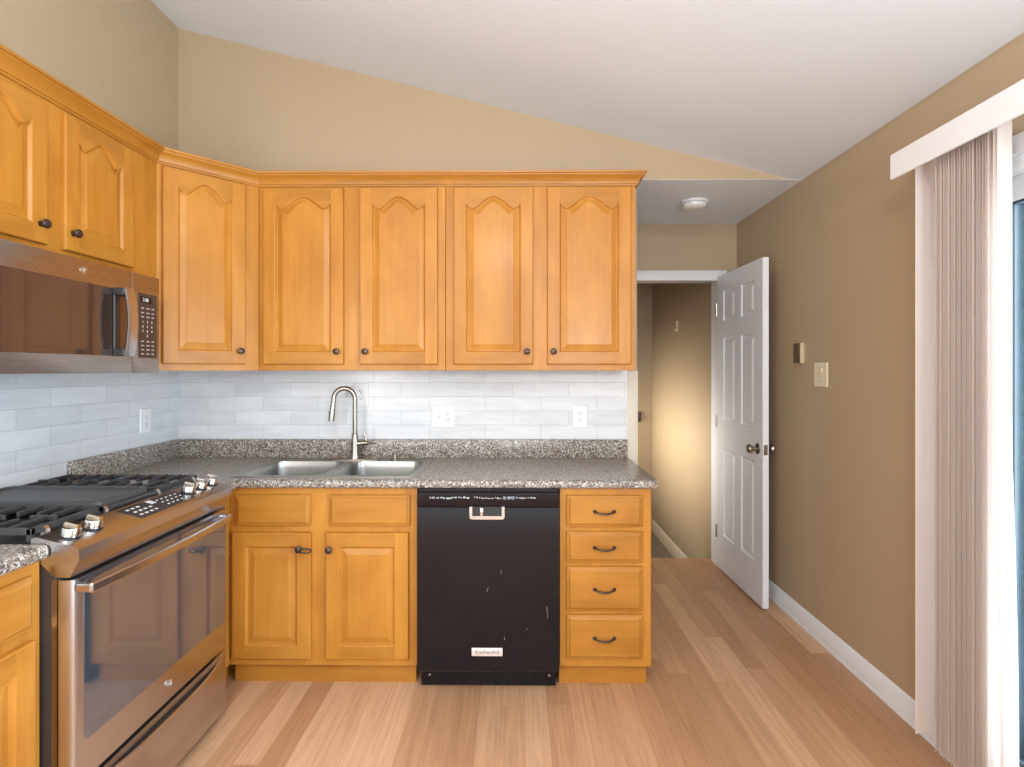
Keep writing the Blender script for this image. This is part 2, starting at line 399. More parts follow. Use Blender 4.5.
def pull(parent, x, z, t=.020):
    m = MB(); pts = []; rs = []
    for k in range(17):
        u = -1+k/8; pts.append((x+.042*u, -t-.024*(1-u*u)**.6-.002, z+.005*(u*u)-.003)); rs.append(.0036+.0016*(1-abs(u)))
    m.tube(pts, rs, 10)
    for s in (-1, 1): m.lathe([(.0085, 0), (.0085, .003), (.005, .006)], (x+s*.042, -t, z+.002), (0, -1, 0), 14)
    o = m.build('handle', bronze, parent); o['label'] = 'dark bronze arched pull'; return o
CROWN = [(0, 2.290), (.007, 2.290), (.008, 2.297), (.013, 2.299), (.015, 2.306), (.019, 2.316), (.027, 2.325), (.036, 2.332), (.040, 2.336), (.041, 2.341), (.047, 2.343), (.048, 2.352), (0, 2.352)]
CPATH = [(-1.572, 1.465), (-1.572, 2.42), (-1.275, 2.745), (-.353, 2.745), (.575, 2.745), (.575, 3.045)]
def crown_pt(i, off, z):
    p = Vector(CPATH[i]); ns = []
    if i > 0: t = (p-Vector(CPATH[i-1])).normalized(); ns.append(Vector((t.y, -t.x)))
    if i < len(CPATH)-1: t = (Vector(CPATH[i+1])-p).normalized(); ns.append(Vector((t.y, -t.x)))
    n = ns[0] if len(ns) == 1 else (ns[0]+ns[1])/(1+ns[0].dot(ns[1]))
    return (p.x+n.x*off, p.y+n.y*off, z)
def crown(parent, idx):
    inv = (Matrix.Translation(parent.location) @ Matrix.Rotation(parent.rotation_euler.z, 4, 'Z')).inverted()
    m = MB(); m.loops([[inv @ Vector(crown_pt(i, o, z)) for o, z in CROWN] for i in idx])
    return m.build('crown_molding', wood_h, parent, sharp=.35)

# ================================================================== SETTING
XL, XR, YB = -1.86, 1.55, 3.05
m = MB(); m.box(XL-.12, XR+.12, -1.2, 4.15, -.12, 0); struct(m.build('floor', floor_m), 'pinkish tan wood plank floor running away from the camera', 'floor')
m = MB(); m.prism([(XL, 0), (.648, 0), (.648, 2.425), (1.47, 2.425), (XL, 3.262)], 1, YB, YB+.12); struct(m.build('wall_back', wall_m), 'khaki gable wall behind the cabinets', 'wall')
m = MB(); m.box(.594, .652, YB-.006, YB+.124, .0, 1.385, .002); struct(m.build('trim_1', wall_light), 'pale end trim beside the tiles', 'trim')
m = MB(); m.prism([(-1.2, 0), (YB+.12, 0), (YB+.12, 3.4), (-1.2, 3.4)], 0, XL-.12, XL); struct(m.build('wall_left', wall_m), 'khaki wall above the range', 'wall')
# right wall with the sliding door's opening
OY0, OY1, OZ = .10, 1.94, 2.06
m = MB(); m.box(XR, XR+.12, OY1, 4.10, 0, 2.6); m.box(XR, XR+.12, OY0, OY1, OZ, 2.6); m.box(XR, XR+.12, -1.2, OY0, 0, 2.6)
struct(m.build('wall_right', wall_m), 'khaki wall between the hall door and the sliding door', 'wall')
# sloped ceiling, with its short flat strip and the flat hall ceiling
m = MB(); m.prism([(XR+.12, 2.425), (1.47, 2.425), (XL-.12, 3.292), (XL-.12, 3.42), (1.47, 2.56), (XR+.12, 2.56)], 1, -1.2, YB+.002)
struct(m.build('ceiling', ceil_m), 'white sloped ceiling', 'ceiling')
m = MB(); m.box(-.9, XR+.12, YB+.001, 4.10, 2.4235, 2.55); struct(m.build('ceiling_hall', ceil_m), 'flat white ceiling of the hall', 'ceiling')
m = MB(); m.box(-.9, -.78, YB+.12, 3.98, 0, 2.425); struct(m.build('wall_hall', wall_m))
DX0, DX1 = .62, 1.42
m = MB(); m.box(-.9, DX0, 3.98, 4.10, 0, 2.425); m.box(DX1, XR, 3.98, 4.10, 0, 2.425); m.box(DX0, DX1, 3.98, 4.10, 2.035, 2.425)
struct(m.build('wall_doorway', wall_m), 'khaki wall over the doorway', 'wall')
m = MB(); m.box(DX0-.07, DX1+.055, 3.955, 3.979, 2.02, 2.092, .004); m.box(DX0-.07, DX0, 3.955, 3.979, 0, 2.02, .004); m.box(DX1, DX1+.055, 3.955, 3.979, 0, 2.02, .004)
m.box(DX0, DX0+.012, 3.98, 4.10, 0, 2.035); m.box(DX1-.008, DX1, 3.98, 4.10, 0, 2.035); m.box(DX0, DX1, 3.98, 4.10, 2.023, 2.035)
struct(m.build('trim_2', white_m), 'white casing around the hall doorway', 'trim')
# foyer beyond, one step lower
FX = 1.42; FY = 5.93
m = MB(); m.box(-.6, FX+.1, 4.10, FY+.1, -.42, -.30); struct(m.build('floor_foyer', carpet_m), 'carpeted lower foyer floor', 'floor')
m = MB(); m.box(FX, FX+.1, 4.10, FY+.1, -.42, 2.6); struct(m.build('wall_foyer_right', wall_m), 'brightly lit khaki foyer wall', 'wall')
m = MB(); m.box(-.6, FX, FY, FY+.1, -.42, 2.6); struct(m.build('wall_foyer_back', wall_m), 'khaki foyer end wall', 'wall')
m = MB(); m.box(-.7, -.6, 4.0, FY+.1, -.42, 2.6); struct(m.build('wall_foyer_left', wall_m))
m = MB(); m.box(-.7, FX+.1, 4.10, FY+.1, 2.6, 2.7); struct(m.build('ceiling_foyer', ceil_m))
m = MB(); m.prism([(FX, -.30), (FX-.014, -.30), (FX-.014, -.215), (FX-.010, -.20), (FX-.006, -.185), (FX, -.18)], 1, 4.10, FY)
struct(m.build('baseboard_foyer', cream_m), 'cream baseboard on the lower foyer wall', 'baseboard')
# baseboard of the right wall
BP = [(XR, 0), (XR-.017, 0), (XR-.017, .012), (XR-.014, .016), (XR-.014, .068), (XR-.010, .074), (XR-.010, .084), (XR-.005, .094), (XR, .100)]
m = MB(); m.prism(BP, 1, 2.0, 3.955); struct(m.build('baseboard_right', white_m), 'white moulded baseboard along the right wall', 'baseboard')
# tiles
m = MB(); m.box(XL+.008, .594, YB-.008, YB, .90, 1.40); struct(m.build('wall_tile_back', tile_back_m), 'white glazed subway tiles behind the sink', 'tiles')
m = MB(); m.box(XL, XL+.008, .6, YB, .86, 1.40); struct(m.build('wall_tile_left', tile_left_m), 'white glazed subway tiles behind the range', 'tiles')

# sliding door
sd = bpy.data.objects.new('window_1', None); COL.objects.link(sd); sd.location = (XR, OY0, 0); struct(sd, 'white framed sliding glass door behind the vertical blind', 'door')
m = MB()
m.box(.0, .12, OY1-OY0-.03, OY1-OY0, 0, OZ); m.box(0, .12, 0, .03, 0, OZ); m.box(0, .12, .03, OY1-OY0-.03, OZ-.05, OZ); m.box(0, .12, .03, OY1-OY0-.03, 0, .035)
m.box(-.018, -.001, OY1-OY0-.005, OY1-OY0+.055, 0, OZ+.055, .004); m.box(-.018, -.001, -.055, .005, 0, OZ+.055, .004); m.box(-.018, -.001, .005, OY1-OY0-.005, OZ-.005, OZ+.055, .004)
m.build('window_frame', white_m, sd)
L = OY1-OY0
m = MB()
m.box(.04, .08, L-.115, L-.03, .035, OZ-.05, .003); m.box(.04, .08, .9, .98, .035, OZ-.05, .003)
m.box(.04, .08, .98, L-.115, OZ-.13, OZ-.05, .003); m.box(.04, .08, .98, L-.115, .035, .135, .003)
m.build('door_panel', white_m, sd)
for nm, a_, b_, mm_ in (('gasket', .041, .050, gasket_m), ('sky_reflection_strip', .050, .078, sky_strip_m)):  # second strip carries the painted sky reflection beside the pane
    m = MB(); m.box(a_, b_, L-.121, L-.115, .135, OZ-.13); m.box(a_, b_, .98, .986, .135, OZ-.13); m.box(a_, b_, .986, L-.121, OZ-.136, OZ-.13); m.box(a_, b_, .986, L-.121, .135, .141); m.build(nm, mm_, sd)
m = MB(); m.box(.057, .063, .986, L-.121, .141, OZ-.136); m.build('pane', pane_m, sd)
m = MB(); m.box(.057, .063, .03, .9, .035, OZ-.05); m.build('pane', pane_m, sd)

# ================================================================== UPPER CABINETS
def cab_box(parent, w, d, h, name='body', z0=0):
    m = MB(); m.box(0, w, 0, d, z0, z0+h, .0015, 1); return m.build(name, wood_v, parent)
UZ, UH = 1.388, .925
def upper(x0, x1, doors, label):
    t = thing('wall_cabinet', label, 'cabinet', (x0, 2.745, UZ), 0, 'wall cabinets over the counter')
    cab_box(t, x1-x0, .30, UH)
    for a, b, kx in doors:
        d = panel_door(b-a, .864, .060, name='door', parent=t, loc=(a-x0, 0, .030))
        knob(d, kx if kx > 0 else b-a+kx, .062)
    return t
A = upper(-1.273, -.354, [(-1.247, -.853, -.028), (-.772, -.392, .030)], 'honey maple wall cabinet with two arched doors above the sink')
B = upper(-.352, .575, [(-.312, .075, -.030), (.144, .552, .030)], 'honey maple wall cabinet with two arched doors above the dishwasher and drawers')
crown(A, [2, 3]); crown(B, [3, 4, 5])
# diagonal corner wall cabinet
p0 = Vector((-1.572, 2.42)); p1 = Vector((-1.275, 2.745)); ang = math.atan2(p1.y-p0.y, p1.x-p0.x); wd = (p1-p0).length
Cn = thing('corner_wall_cabinet', 'diagonal corner wall cabinet with one arched door right of the microwave', 'cabinet', (p0.x, p0.y, UZ), ang, 'wall cabinets over the counter')
inv = (Matrix.Translation(Cn.location) @ Matrix.Rotation(ang, 4, 'Z')).inverted()
m = MB(); pl = [(-1.572, 2.42), (-1.275, 2.745), (-1.275, 3.040), (-1.850, 3.040), (-1.850, 2.422), (-1.574, 2.422)]
lo = [inv @ Vector((x, y, UZ)) for x, y in pl]; hi = [inv @ Vector((x, y, UZ+UH)) for x, y in pl]
m.loops([lo, hi]); m.build('body', wood_v, Cn)
d = panel_door(.350, .864, .060, name='door', parent=Cn, loc=(.020, 0, .030)); knob(d, .350-.028, .062)
crown(Cn, [1, 2])
# cabinet over the microwave (local x runs along world +y)
LC = thing('over_range_cabinet', 'short honey maple cabinet with two arched doors above the microwave', 'cabinet', (-1.572, 1.465, 1.760), PI/2, 'wall cabinets over the counter')
m = MB(); m.loops([[(a, y, b) for a, b in ((0, 0), (.790, 0), (.790, -.372), (.954, -.372), (.954, .540), (0, .540))] for y in (0, .280)]); m.build('body', wood_v, LC)
for a, b, kx in ((1.493, 1.836, .343-.030), (1.908, 2.252, .030)):
    d = panel_door(b-a, .468, .056, name='door', parent=LC, loc=(a-1.465, 0, .044)); knob(d, kx, .062)
crown(LC, [0, 1])

# ================================================================== BASE CABINETS
FYB = 2.45
def base(name, x0, x1, label, hollow=False):
    t = thing(name, label, 'cabinet', (x0, FYB, 0), 0, 'base cabinets')
    w = x1-x0; m = MB()
    if hollow: m.box(0, w, 0, .019, .095, .875); m.box(0, .016, .019, .585, .095, .875); m.box(w-.016, w, .019, .585, .095, .875); m.box(.016, w-.016, .019, .585, .095, .111); m.box(.016, w-.016, .575, .585, .111, .6)
    else: m.box(0, w, 0, .585, .095, .875, .0015, 1)
    m.build('body', wood_v, t, weld=not hollow)
    m = MB(); m.box(.0, x1-x0-.012, .040, .56, 0, .095); m.build('toe_kick', wood_h, t)
    return t
SB = base('sink_base_cabinet', -1.262, -.440, 'honey maple sink base cabinet with two panel doors left of the dishwasher', True)
for a, b in ((-1.235, -.907), (-.825, -.470)): slab_front(b-a, .135, 'false_drawer_front', SB, (a+1.262, 0, .709))
d = panel_door(.345, .552, 0, name='door', parent=SB, loc=(-1.248+1.262, 0, .128)); knob(d, .345-.045, .485)
d = panel_door(.362, .552, 0, name='door', parent=SB, loc=(-.838+1.262, 0, .128)); knob(d, .012+.008, .483)
DB = base('drawer_base_cabinet', .184, .582, 'narrow honey maple base cabinet with four drawers right of the dishwasher')
for z0, z1 in ((.708, .845), (.553, .688), (.343, .535), (.132, .325)):
    d = slab_front(.330, z1-z0, 'drawer', DB, (.213-.184, 0, z0)); pull(d, .163, (z1-z0)/2-.002)
# elastic loop on the left sink door knob
m = MB(); c = Vector((-.905, 2.405, .606)); pts = []
kx = -1.248+.300; kz = .613; ky = 2.45-.020-.011
for k in range(33):
    a = 2*PI*k/32; pts.append((kx+.032+.021*math.cos(a), ky-.012+.011*math.cos(a+PI)*-1, kz-.004+.0095*math.sin(a)-.003*math.cos(a)))
m.tube(pts, .0030, 8); tag(m.build('elastic_band', rubber_m), 'black elastic loop hooked on the left sink cabinet knob', 'band')
# corner base behind the range end
CB = thing('corner_base_cabinet', 'honey maple corner base cabinet between the range and the sink cabinet', 'cabinet', (XL+.01, 2.245, 0), 0, 'base cabinets')
m = MB(); m.box(0, .585, 0, .790, .095, .875, .0015, 1); m.build('body', wood_v, CB)
m = MB(); m.box(0, .54, .0, .75, 0, .095); m.build('toe_kick', wood_h, CB)
# near-left base cabinet
NB = thing('base_cabinet', 'honey maple base cabinet left of the range at the photo edge', 'cabinet', (-1.25, .86, 0), PI/2, 'base cabinets')
m = MB(); m.box(0, .592, 0, .60, .095, .895, .0015, 1); m.build('body', wood_v, NB)
m = MB(); m.box(0, .592, .06, .58, 0, .095); m.build('toe_kick', wood_h, NB)
slab_front(.53, .135, 'drawer', NB, (.03, 0, .729)); d = panel_door(.53, .562, 0, name='door', parent=NB, loc=(.03, 0, .138)); knob(d, .045, .485)

# ================================================================== COUNTERTOPS
ZT, ZB = .914, .876
def edge(front):    # profile (distance from front inwards, z)
    r = .016; pr = []
    for k in range(7):
        a = math.radians(90*k/6); pr.append((r-r*math.sin(a), ZB+r-r*math.cos(a)))
    for k in range(7):
        a = math.radians(90*k/6); pr.append((r-r*math.cos(a), ZT-r+r*math.sin(a)))
    return pr
CT = thing('countertop', 'speckled grey brown countertop with rounded edge around the sink', 'countertop', (XL, 0, 0))
SX0, SX1, SY0, SY1 = -1.262, -.467, 2.485, 2.965     # cut-out
m = MB(); CF = 2.415
pr = edge(0)
def X(v): return v-XL
ep = [(CF+a, z) for a, z in pr]+[(2.47, ZT), (2.47, ZB)]
m.prism(ep, 0, X(-1.225), X(.600))
m.box(X(-1.225), X(SX0)+.0, 2.47, 3.04, ZB, ZT) if SX0 > -1.225 else None
m.box(X(-1.225), X(.600), 2.47, SY0, ZB, ZT)
m.box(X(SX1), X(.600), SY0, 3.04, ZB, ZT)
m.box(X(SX0), X(SX1), SY1, 3.04, ZB, ZT)
m.box(X(XL)+.008, X(SX0), 2.47, 3.04, ZB, ZT)
m.box(X(XL)+.008, X(-1.225), 2.240, 2.47, ZB, ZT)
m.build('top', granite_m, CT, weld=False)
m = MB(); m.box(X(XL)+.008, X(.592), 3.022, 3.041, ZT, 1.014, .003); m.build('backsplash', granite_m, CT)
m = MB(); m.box(.008, .027, 2.280, 3.022, ZT, 1.014, .003); m.build('backsplash', granite_m, CT)
CT2 = thing('countertop', 'small piece of speckled countertop left of the range', 'countertop', (XL, .86, .020))
m = MB(); ep = [(X(-1.225)-a, z) for a, z in pr]
m.prism([(.008, ZB)]+ep+[(.008, ZT)], 1, 0, .590); m.build('top', granite_m, CT2)

# ================================================================== SINK
SK = thing('kitchen_sink', 'double bowl stainless steel sink set into the countertop', 'sink', (-.8645, 2.72, ZT))
m = MB(); z = .003
out = rrect(-.420, .420, -.250, .270, .03)
holes = [rrect(-.385, -.020, -.215, .175, .06), rrect(.020, .385, -.215, .175, .06)]
bm = m.bm
def mkloop(pts, z): return [bm.verts.new((x, y, z)) for x, y in pts]
o1 = mkloop(out, z); es = [bm.edges.new((o1[i], o1[(i+1) % len(o1)])) for i in range(len(o1))]
hl = []
for h_ in holes:
    v = mkloop(h_, z); hl.append(v); es += [bm.edges.new((v[i], v[(i+1) % len(v)])) for i in range(len(v))]
bmesh.ops.triangle_fill(bm, edges=es, use_beauty=True)
o0 = mkloop([(x*1.006, y*1.006) for x, y in out], .0)
n = len(o1)
for i in range(n): bm.faces.new((o1[i], o1[(i+1) % n], o0[(i+1) % n], o0[i]))
m.build('rim', steel_sink, SK, weld=False)
for h_, s in zip(holes, (-1, 1)):
    cx = s*.2025; cy = -.02; m = MB(); lps = []
    for sc, zz in ((1, .003), (.99, -.004), (.975, -.03), (.955, -.12), (.93, -.165), (.88, -.18), (.5, -.186)):
        lps.append([(cx+(x-cx)*sc, cy+(y-cy)*sc, zz) for x, y in h_])
    m.loops(lps, cap0=False)
    b_ = m.build('bowl', steel_sink, SK)
    m = MB(); m.lathe([(.045, .0), (.043, .003), (.034, .001), (.030, -.003), (0, -.004)], (cx, cy, -.185), (0, 0, 1), 24); m.build('drain', chrome, b_)

# ================================================================== FAUCET
FA = thing('faucet', 'brushed nickel gooseneck faucet with side lever on the sink deck', 'faucet', (-.858, 2.945, ZT+.0035))
m = MB(); m.loops([[(x, y, zz) for x, y in rrect(-.130+i, .130-i, -.026+i, .026-i, .025-i)] for i, zz in ((0, 0), (0, .004), (.004, .007))]); m.build('deck_plate', nickel, FA)
m = MB(); m.lathe([(.027, .006), (.026, .014), (.022, .05), (.019, .095), (.0165, .135), (.0135, .14)], (0, 0, 0), (0, 0, 1), 24); m.build('body', nickel, FA)
m = MB(); pts = [(0, 0, .13), (0, 0, .20), (0, 0, .26), (0, 0, .315)]; R = .054
dx, dy = -.97, -.24
for k in range(1, 13):
    a = PI*k/12*1.04; q = R-R*math.cos(a); pts.append((dx*q, dy*q, .318+R*1.08*math.sin(a)))
lx, ly, lz = pts[-1]
pts.append((lx-.003, ly-.001, lz-.02)); m.tube(pts, .0125, 16); m.build('spout', nickel, FA)
m = MB(); m.tube([(lx-.0032, ly-.001, lz-.018), (lx-.006, ly-.002, lz-.05), (lx-.010, ly-.003, lz-.085), (lx-.0115, ly-.0035, lz-.105)], [.0135, .0145, .0165, .0155], 18); 
m.lathe([(.005, 0), (.005, .003), (0, .004)], (lx-.023, ly-.006, lz-.06), (-1, -.2, .1), 10); m.build('spray_head', nickel, FA)
m = MB(); m.tube([(.01, 0, .085), (.045, 0, .088), (.068, 0, .088)], [.014, .0125, .0135], 16)
m.tube([(.058, 0, .09), (.056, -.002, .112), (.048, -.004, .138)], [.006, .0055, .0065], 10); m.build('lever', nickel, FA)
SD = thing('soap_dispenser', 'small chrome dispenser cap right of the faucet', 'dispenser', (-.648, 2.950, ZT+.0035))
m = MB(); m.lathe([(.021, 0), (.021, .004), (.012, .008), (.011, .020)], (0, 0, 0)); m.build('collar', nickel, SD)
m = MB(); m.lathe([(.0085, .02), (.0085, .036), (.0105, .038), (.0105, .048), (.006, .051), (0, .052)], (0, 0, 0)); m.tube([(0, 0, .043), (-.002, -.02, .043), (-.004, -.034, .038)], .0045, 10); m.build('nozzle', chrome, SD)

# ================================================================== DISHWASHER
DW = thing('dishwasher', 'black dishwasher with scuffed glossy door between sink cabinet and drawers', 'dishwasher', (-.432, 2.400, 0))
dw = .610
m = MB(); m.box(.004, dw-.004, .03, .60, .09, .872); m.build('body', black_m, DW)
# door: gently bowed front with a pocket under the console
m = MB(); prof = [(.030, .092), (.006, .092), (.0, .098), (-.003, .30), (-.004, .55), (-.003, .740), (.0, .800), (.030, .800)]
m.prism(prof, 0, 0, dw); m.build('door', black_gloss, DW, sharp=.5)
m = MB(); prof = [(.030, .803), (.0, .803), (-.003, .812), (-.003, .862), (.004, .868), (.030, .868)]
m.prism(prof, 0, 0, dw); cp = m.build('control_panel', black_gloss, DW, sharp=.5)
x = .055
random.seed(3)
m = MB()
while x < .52:
    w = random.choice((.004, .006, .008, .011)); h = random.choice((.0035, .005, .0065)); zz = .842+random.uniform(-.002, .003)
    if not (.225 < x < .245 or .50 < x): m.box(x, x+w, -.0038, -.0030, zz-h/2, zz+h/2)
    x += w+random.choice((.0025, .004, .006))
for cx in (.375, .395, .412):
    m.lathe([(.0068, 0), (.0068, .0008), (.005, .0008), (.005, 0)], (cx, -.003, .842), (0, -1, 0), 14)
lg = m.build('legend', dim_legend, cp); lg['label'] = 'row of small white printed marks'
hp = MB(); hx0, hx1, hz0, hz1 = .226, .376, .752, .806
# U-shaped chrome surround and dark pocket
U = [(hx0, hz1), (hx0, hz0+.010), (hx0+.003, hz0+.003), (hx0+.010, hz0), (hx1-.010, hz0), (hx1-.003, hz0+.003), (hx1, hz0+.010), (hx1, hz1), (hx1-.012, hz1), (hx1-.012, hz0+.014), (hx0+.012, hz0+.014), (hx0+.012, hz1)]
hp.prism(U, 1, -.012, -.001)
h_o = hp.build('handle', chrome, DW); h_o['label'] = 'chrome trimmed pocket handle'
hp = MB(); hp.box(hx0+.011, hx1-.011, -.0065, .0, hz0+.011, hz1-.001); hp.build('pocket', rubber_m, h_o)
hp = MB(); hp.box(hx0+.045, hx0+.058, -.0085, -.006, hz0+.014, hz1-.006, .001); hp.build('latch', chrome, h_o)
m = MB(); m.box(.235, .367, -.0062, -.0030, .166, .201, .001); bd = m.build('badge', badge_m, DW); bd['label'] = 'small pale name plate'
text('lettering', 'KitchenAid', .023, ink_m, bd, (.301, -.0064, .183), (PI/2, 0, 0))
m = MB(); m.prism([(.062, .004), (.062, .088), (.12, .088), (.12, .004)], 0, .008, dw-.012); m.box(.03, .045, .061, .0625, .02, .03); m.build('toe_kick', black_gloss, DW)
for sx_ in (.045, dw-.04):
    m = MB(); m.lathe([(.006, 0), (.005, .003), (0, .0035)], (sx_, .062, .05), (0, -1, 0), 12); m.build('screw', chrome, DW)
# scuffs
for x0, z0, dx_, dz_ in ((.360, .515, .002, .020), (.300, .44, .006, .018), (.375, .235, .001, .012), (.47, .28, .006, .004), (.56, .33, -.004, .05)):
    m = MB(); m.loops([[(x0-.0006, -.0046, z0), (x0+.0006, -.0046, z0), (x0+dx_+.0006, -.0046, z0+dz_), (x0+dx_-.0006, -.0046, z0+dz_)], [(x0-.0006, -.003, z0), (x0+.0006, -.003, z0), (x0+dx_+.0006, -.003, z0+dz_), (x0+dx_-.0006, -.003, z0+dz_)]])
    m.build('scuff', dim_legend, DW)

# ================================================================== RANGE
RY0, RY1 = 1.456, 2.234; RW = RY1-RY0
RG = thing('gas_range', 'stainless slide-in gas range with cast iron grates and glass oven door', 'range', (XL, RY0, 0))
def x_(v): return v-XL
m = MB(); m.box(.03, x_(-1.212), .002, RW-.002, .02, .905, .002, 1); m.build('body', black_side, RG)
m = MB(); m.box(x_(-1.222), x_(-1.205), .0, .010, .02, .84); m.build('side_trim', steel_y, RG)
# cooktop
m = MB(); m.box(.02, x_(-1.270), -.004, RW+.002, .905, .934, .006); m.build('cooktop', black_m, RG)
m = MB(); m.box(.012, .055, .0, RW, .934, .962, .006); m.build('rear_vent', black_m, RG)
# control console: prism along y
cp = [(-1.275, .905), (-1.275, .948), (-1.262, .952), (-1.158, .926), (-1.150, .920), (-1.147, .893), (-1.172, .846), (-1.212, .846)]
m = MB(); m.prism([(x_(a), b) for a, b in cp], 1, -.002, RW+.002); con = m.build('control_console', steel_y, RG, sharp=.4)
sl = Vector((-.104, 0, .026)).normalized()      # up-slope
nrm = Vector((.026, 0, .104)).normalized()
def on_panel(s, y, h=0):   # s = fraction front->back
    p = Vector((x_(-1.158), y, .926))+Vector((-.104, 0, .026))*s+nrm*h; return p
m = MB()
c4 = [on_panel(.10, .275, .0), on_panel(.10, .565, .0), on_panel(.90, .565, .0), on_panel(.90, .275, .0)]
m.loops([c4, [p+nrm*.0015 for p in c4]]); disp = m.build('display', plain('display_glass', (.035, .037, .042), .2, 0, .05, 20), con)
m = MB()
def pad(s, y, ws, wy):
    q = [on_panel(s-ws, y-wy, .0016), on_panel(s-ws, y+wy, .0016), on_panel(s+ws, y+wy, .0016), on_panel(s+ws, y-wy, .0016)]
    m.loops([q, [p+nrm*.0004 for p in q]])
for r in range(3):
    for c in range(4):
        if not (c == 3 and r == 2): pad(.28+.22*r, .300+.024*c+(.004 if r == 1 else 0), .035, .006)
for r in range(3):
    for c in range(5): pad(.30+.20*r, .440+.025*c, .025, .0045)
m.build('legend', legend_m, disp)
for s, y in ((.72, .405), (.72, .418)):
    m = MB(); q0 = on_panel(s-.1, y-.004, .0016)
    q = [on_panel(s-.13, y-.0045, .0016), on_panel(s-.13, y+.0045, .0016), on_panel(s+.13, y+.0045, .0016), on_panel(s+.13, y-.0045, .0016)]
    m.loops([q, [p+nrm*.0004 for p in q]]); m.build('digit', legend_m, disp)
for y in (.047, .127, .592, .668, .742):
    c = on_panel(.52, y); m = MB()
    m.lathe([(.026, 0), (.026, .003), (.021, .004)], c, nrm, 28, 0)
    m.lathe([(.0215, .004), (.0235, .006), (.0225, .022), (.0205, .0265), (.016, .028), (0, .0282)], c, nrm, 28, 1)
    q = nrm.to_track_quat('Z', 'Y')
    a = sl; b_ = Vector((0, 1, 0))
    lp = []
    for h, k in ((.027, 1), (.036, .92), (.038, .8)):
        lp.append([c+nrm*h+a*(.020*k*u)+b_*(.0065*k*v) for u, v in ((-1, -1), (1, -1), (1, 1), (-1, 1))])
    m.loops(lp, mi=1)
    kb = m.build('knob', [black_m, chrome], RG); kb['label'] = 'chrome burner knob'
# burners and grates
for bx, by in ((.16, .135), (.43, .135), (.16, .64), (.43, .64)):
    m = MB(); m.lathe([(.052, 0), (.052, .006), (.040, .010), (.038, .016), (.032, .019), (0, .020)], (bx, by, .934), (0, 0, 1), 24); m.build('burner', iron_m, RG)
GT = .975
def grate(y0, y1):
    m = MB(); x0, x1 = .060, .578; b = .007
    for yy in (y0+b, y1-b): m.box(x0, x1, yy-b, yy+b, GT-.022, GT-.004, .002, 1)
    for xx in (x0+b, x1-b, (x0+x1)/2): m.box(xx-b, xx+b, y0, y1, GT-.022, GT-.004, .002, 1)
    for cx in (.16, .43):
        cy = (y0+y1)/2
        for k in (-.085, -.03, .03, .085):
            m.box(cx+k-.005, cx+k+.005, y0+.004, cy-.030 if abs(k) < .05 else cy-.01, GT-.016, GT, .003, 1)
            m.box(cx+k-.005, cx+k+.005, cy+.030 if abs(k) < .05 else cy+.01, y1-.004, GT-.016, GT, .003, 1)
        m.box(cx-.115, cx-.035, cy-.005, cy+.005, GT-.016, GT, .003, 1); m.box(cx+.035, cx+.115, cy-.005, cy+.005, GT-.016, GT, .003, 1)
    for xx in (x0+b, x1-b):
        for yy in (y0+b, y1-b): m.box(xx-b, xx+b, yy-b, yy+b, .934, GT-.01, .002, 1)
    return m.build('grate', iron_m, RG)
grate(.006, .258); grate(.520, .772)
m = MB(); m.box(.060, .578, .262, .516, GT-.028, GT-.012, .003)
m.build('grate', iron_m, RG)
m = MB(); m.loops([[(a, b, zz) for a, b in rrect(.066+i, .560-i, .268+i, .510-i, .02)] for i, zz in ((0, GT-.012), (0, GT+.004), (.004, GT+.006), (.012, GT+.006), (.018, GT-.001))]); gr = m.build('griddle', griddle_m, RG)
for yy in (.262, .516):
    pass
for fy in (.045, .262, .516, .733):
    m = MB(); m.prism([(.570, .934), (.586, .934), (.586, .955), (.578, .968), (.570, .968)], 1, fy, fy+.014); m.build('grate_foot', steel_y, RG)
# oven door
DXF = x_(-1.162); DXB = x_(-1.208)
m = MB(); z0, z1 = .292, .838
lp = [(DXB, 0), (DXF-.014, 0), (DXF-.004, .004), (DXF, .014), (DXF, RW-.014), (DXF-.004, RW-.004), (DXF-.014, RW), (DXB, RW)]
m.prism(lp, 2, z0, z1); od = m.build('oven_door', steel_y, RG, sharp=.5)
m = MB(); gl = rrect(.032, RW-.022, .395, .828, .018, 4)
m.loops([[(DXF+d, a, b) for a, b in gl] for d in (0, .0012)]); wi = m.build('window', oven_glass, od); wi['label'] = 'dark tinted oven glass'
# handle: bowed bar on two posts
m = MB(); hb = []
for k in range(21):
    u = -1+k/10; y = (RW-.045)/2+u*((RW-.045)/2-.010); xx = DXF+.036+.014*(1-u*u); hb.append((xx, y))
for k in range(20):
    pass
L1 = []
for xx, y in hb: L1.append([(xx-.006, y, .803), (xx+.004, y, .801), (xx+.007, y, .806), (xx+.007, y, .824), (xx+.004, y, .829), (xx-.006, y, .827)])
m.loops(L1)
for y in (.014, RW-.068): m.box(DXF-.001, DXF+.040, y-.010, y+.012, .804, .826, .003, 1)
hd = m.build('handle', steel_y, od, sharp=.5)
def emblem(parent, x, y, z, r):
    m = MB(); m.lathe([(r, 0), (r, .0015), (r*.86, .002), (r*.84, .0012), (0, .0012)], (x, y, z), (1, 0, 0), 28)
    e = m.build('emblem', chrome, parent)
    text('monogram', 'GE', r*1.15, dim_legend, e, (x+.0014, y, z), (PI/2, 0, PI/2), .0003, .8)
emblem(od, DXF, .395, .348, .017)
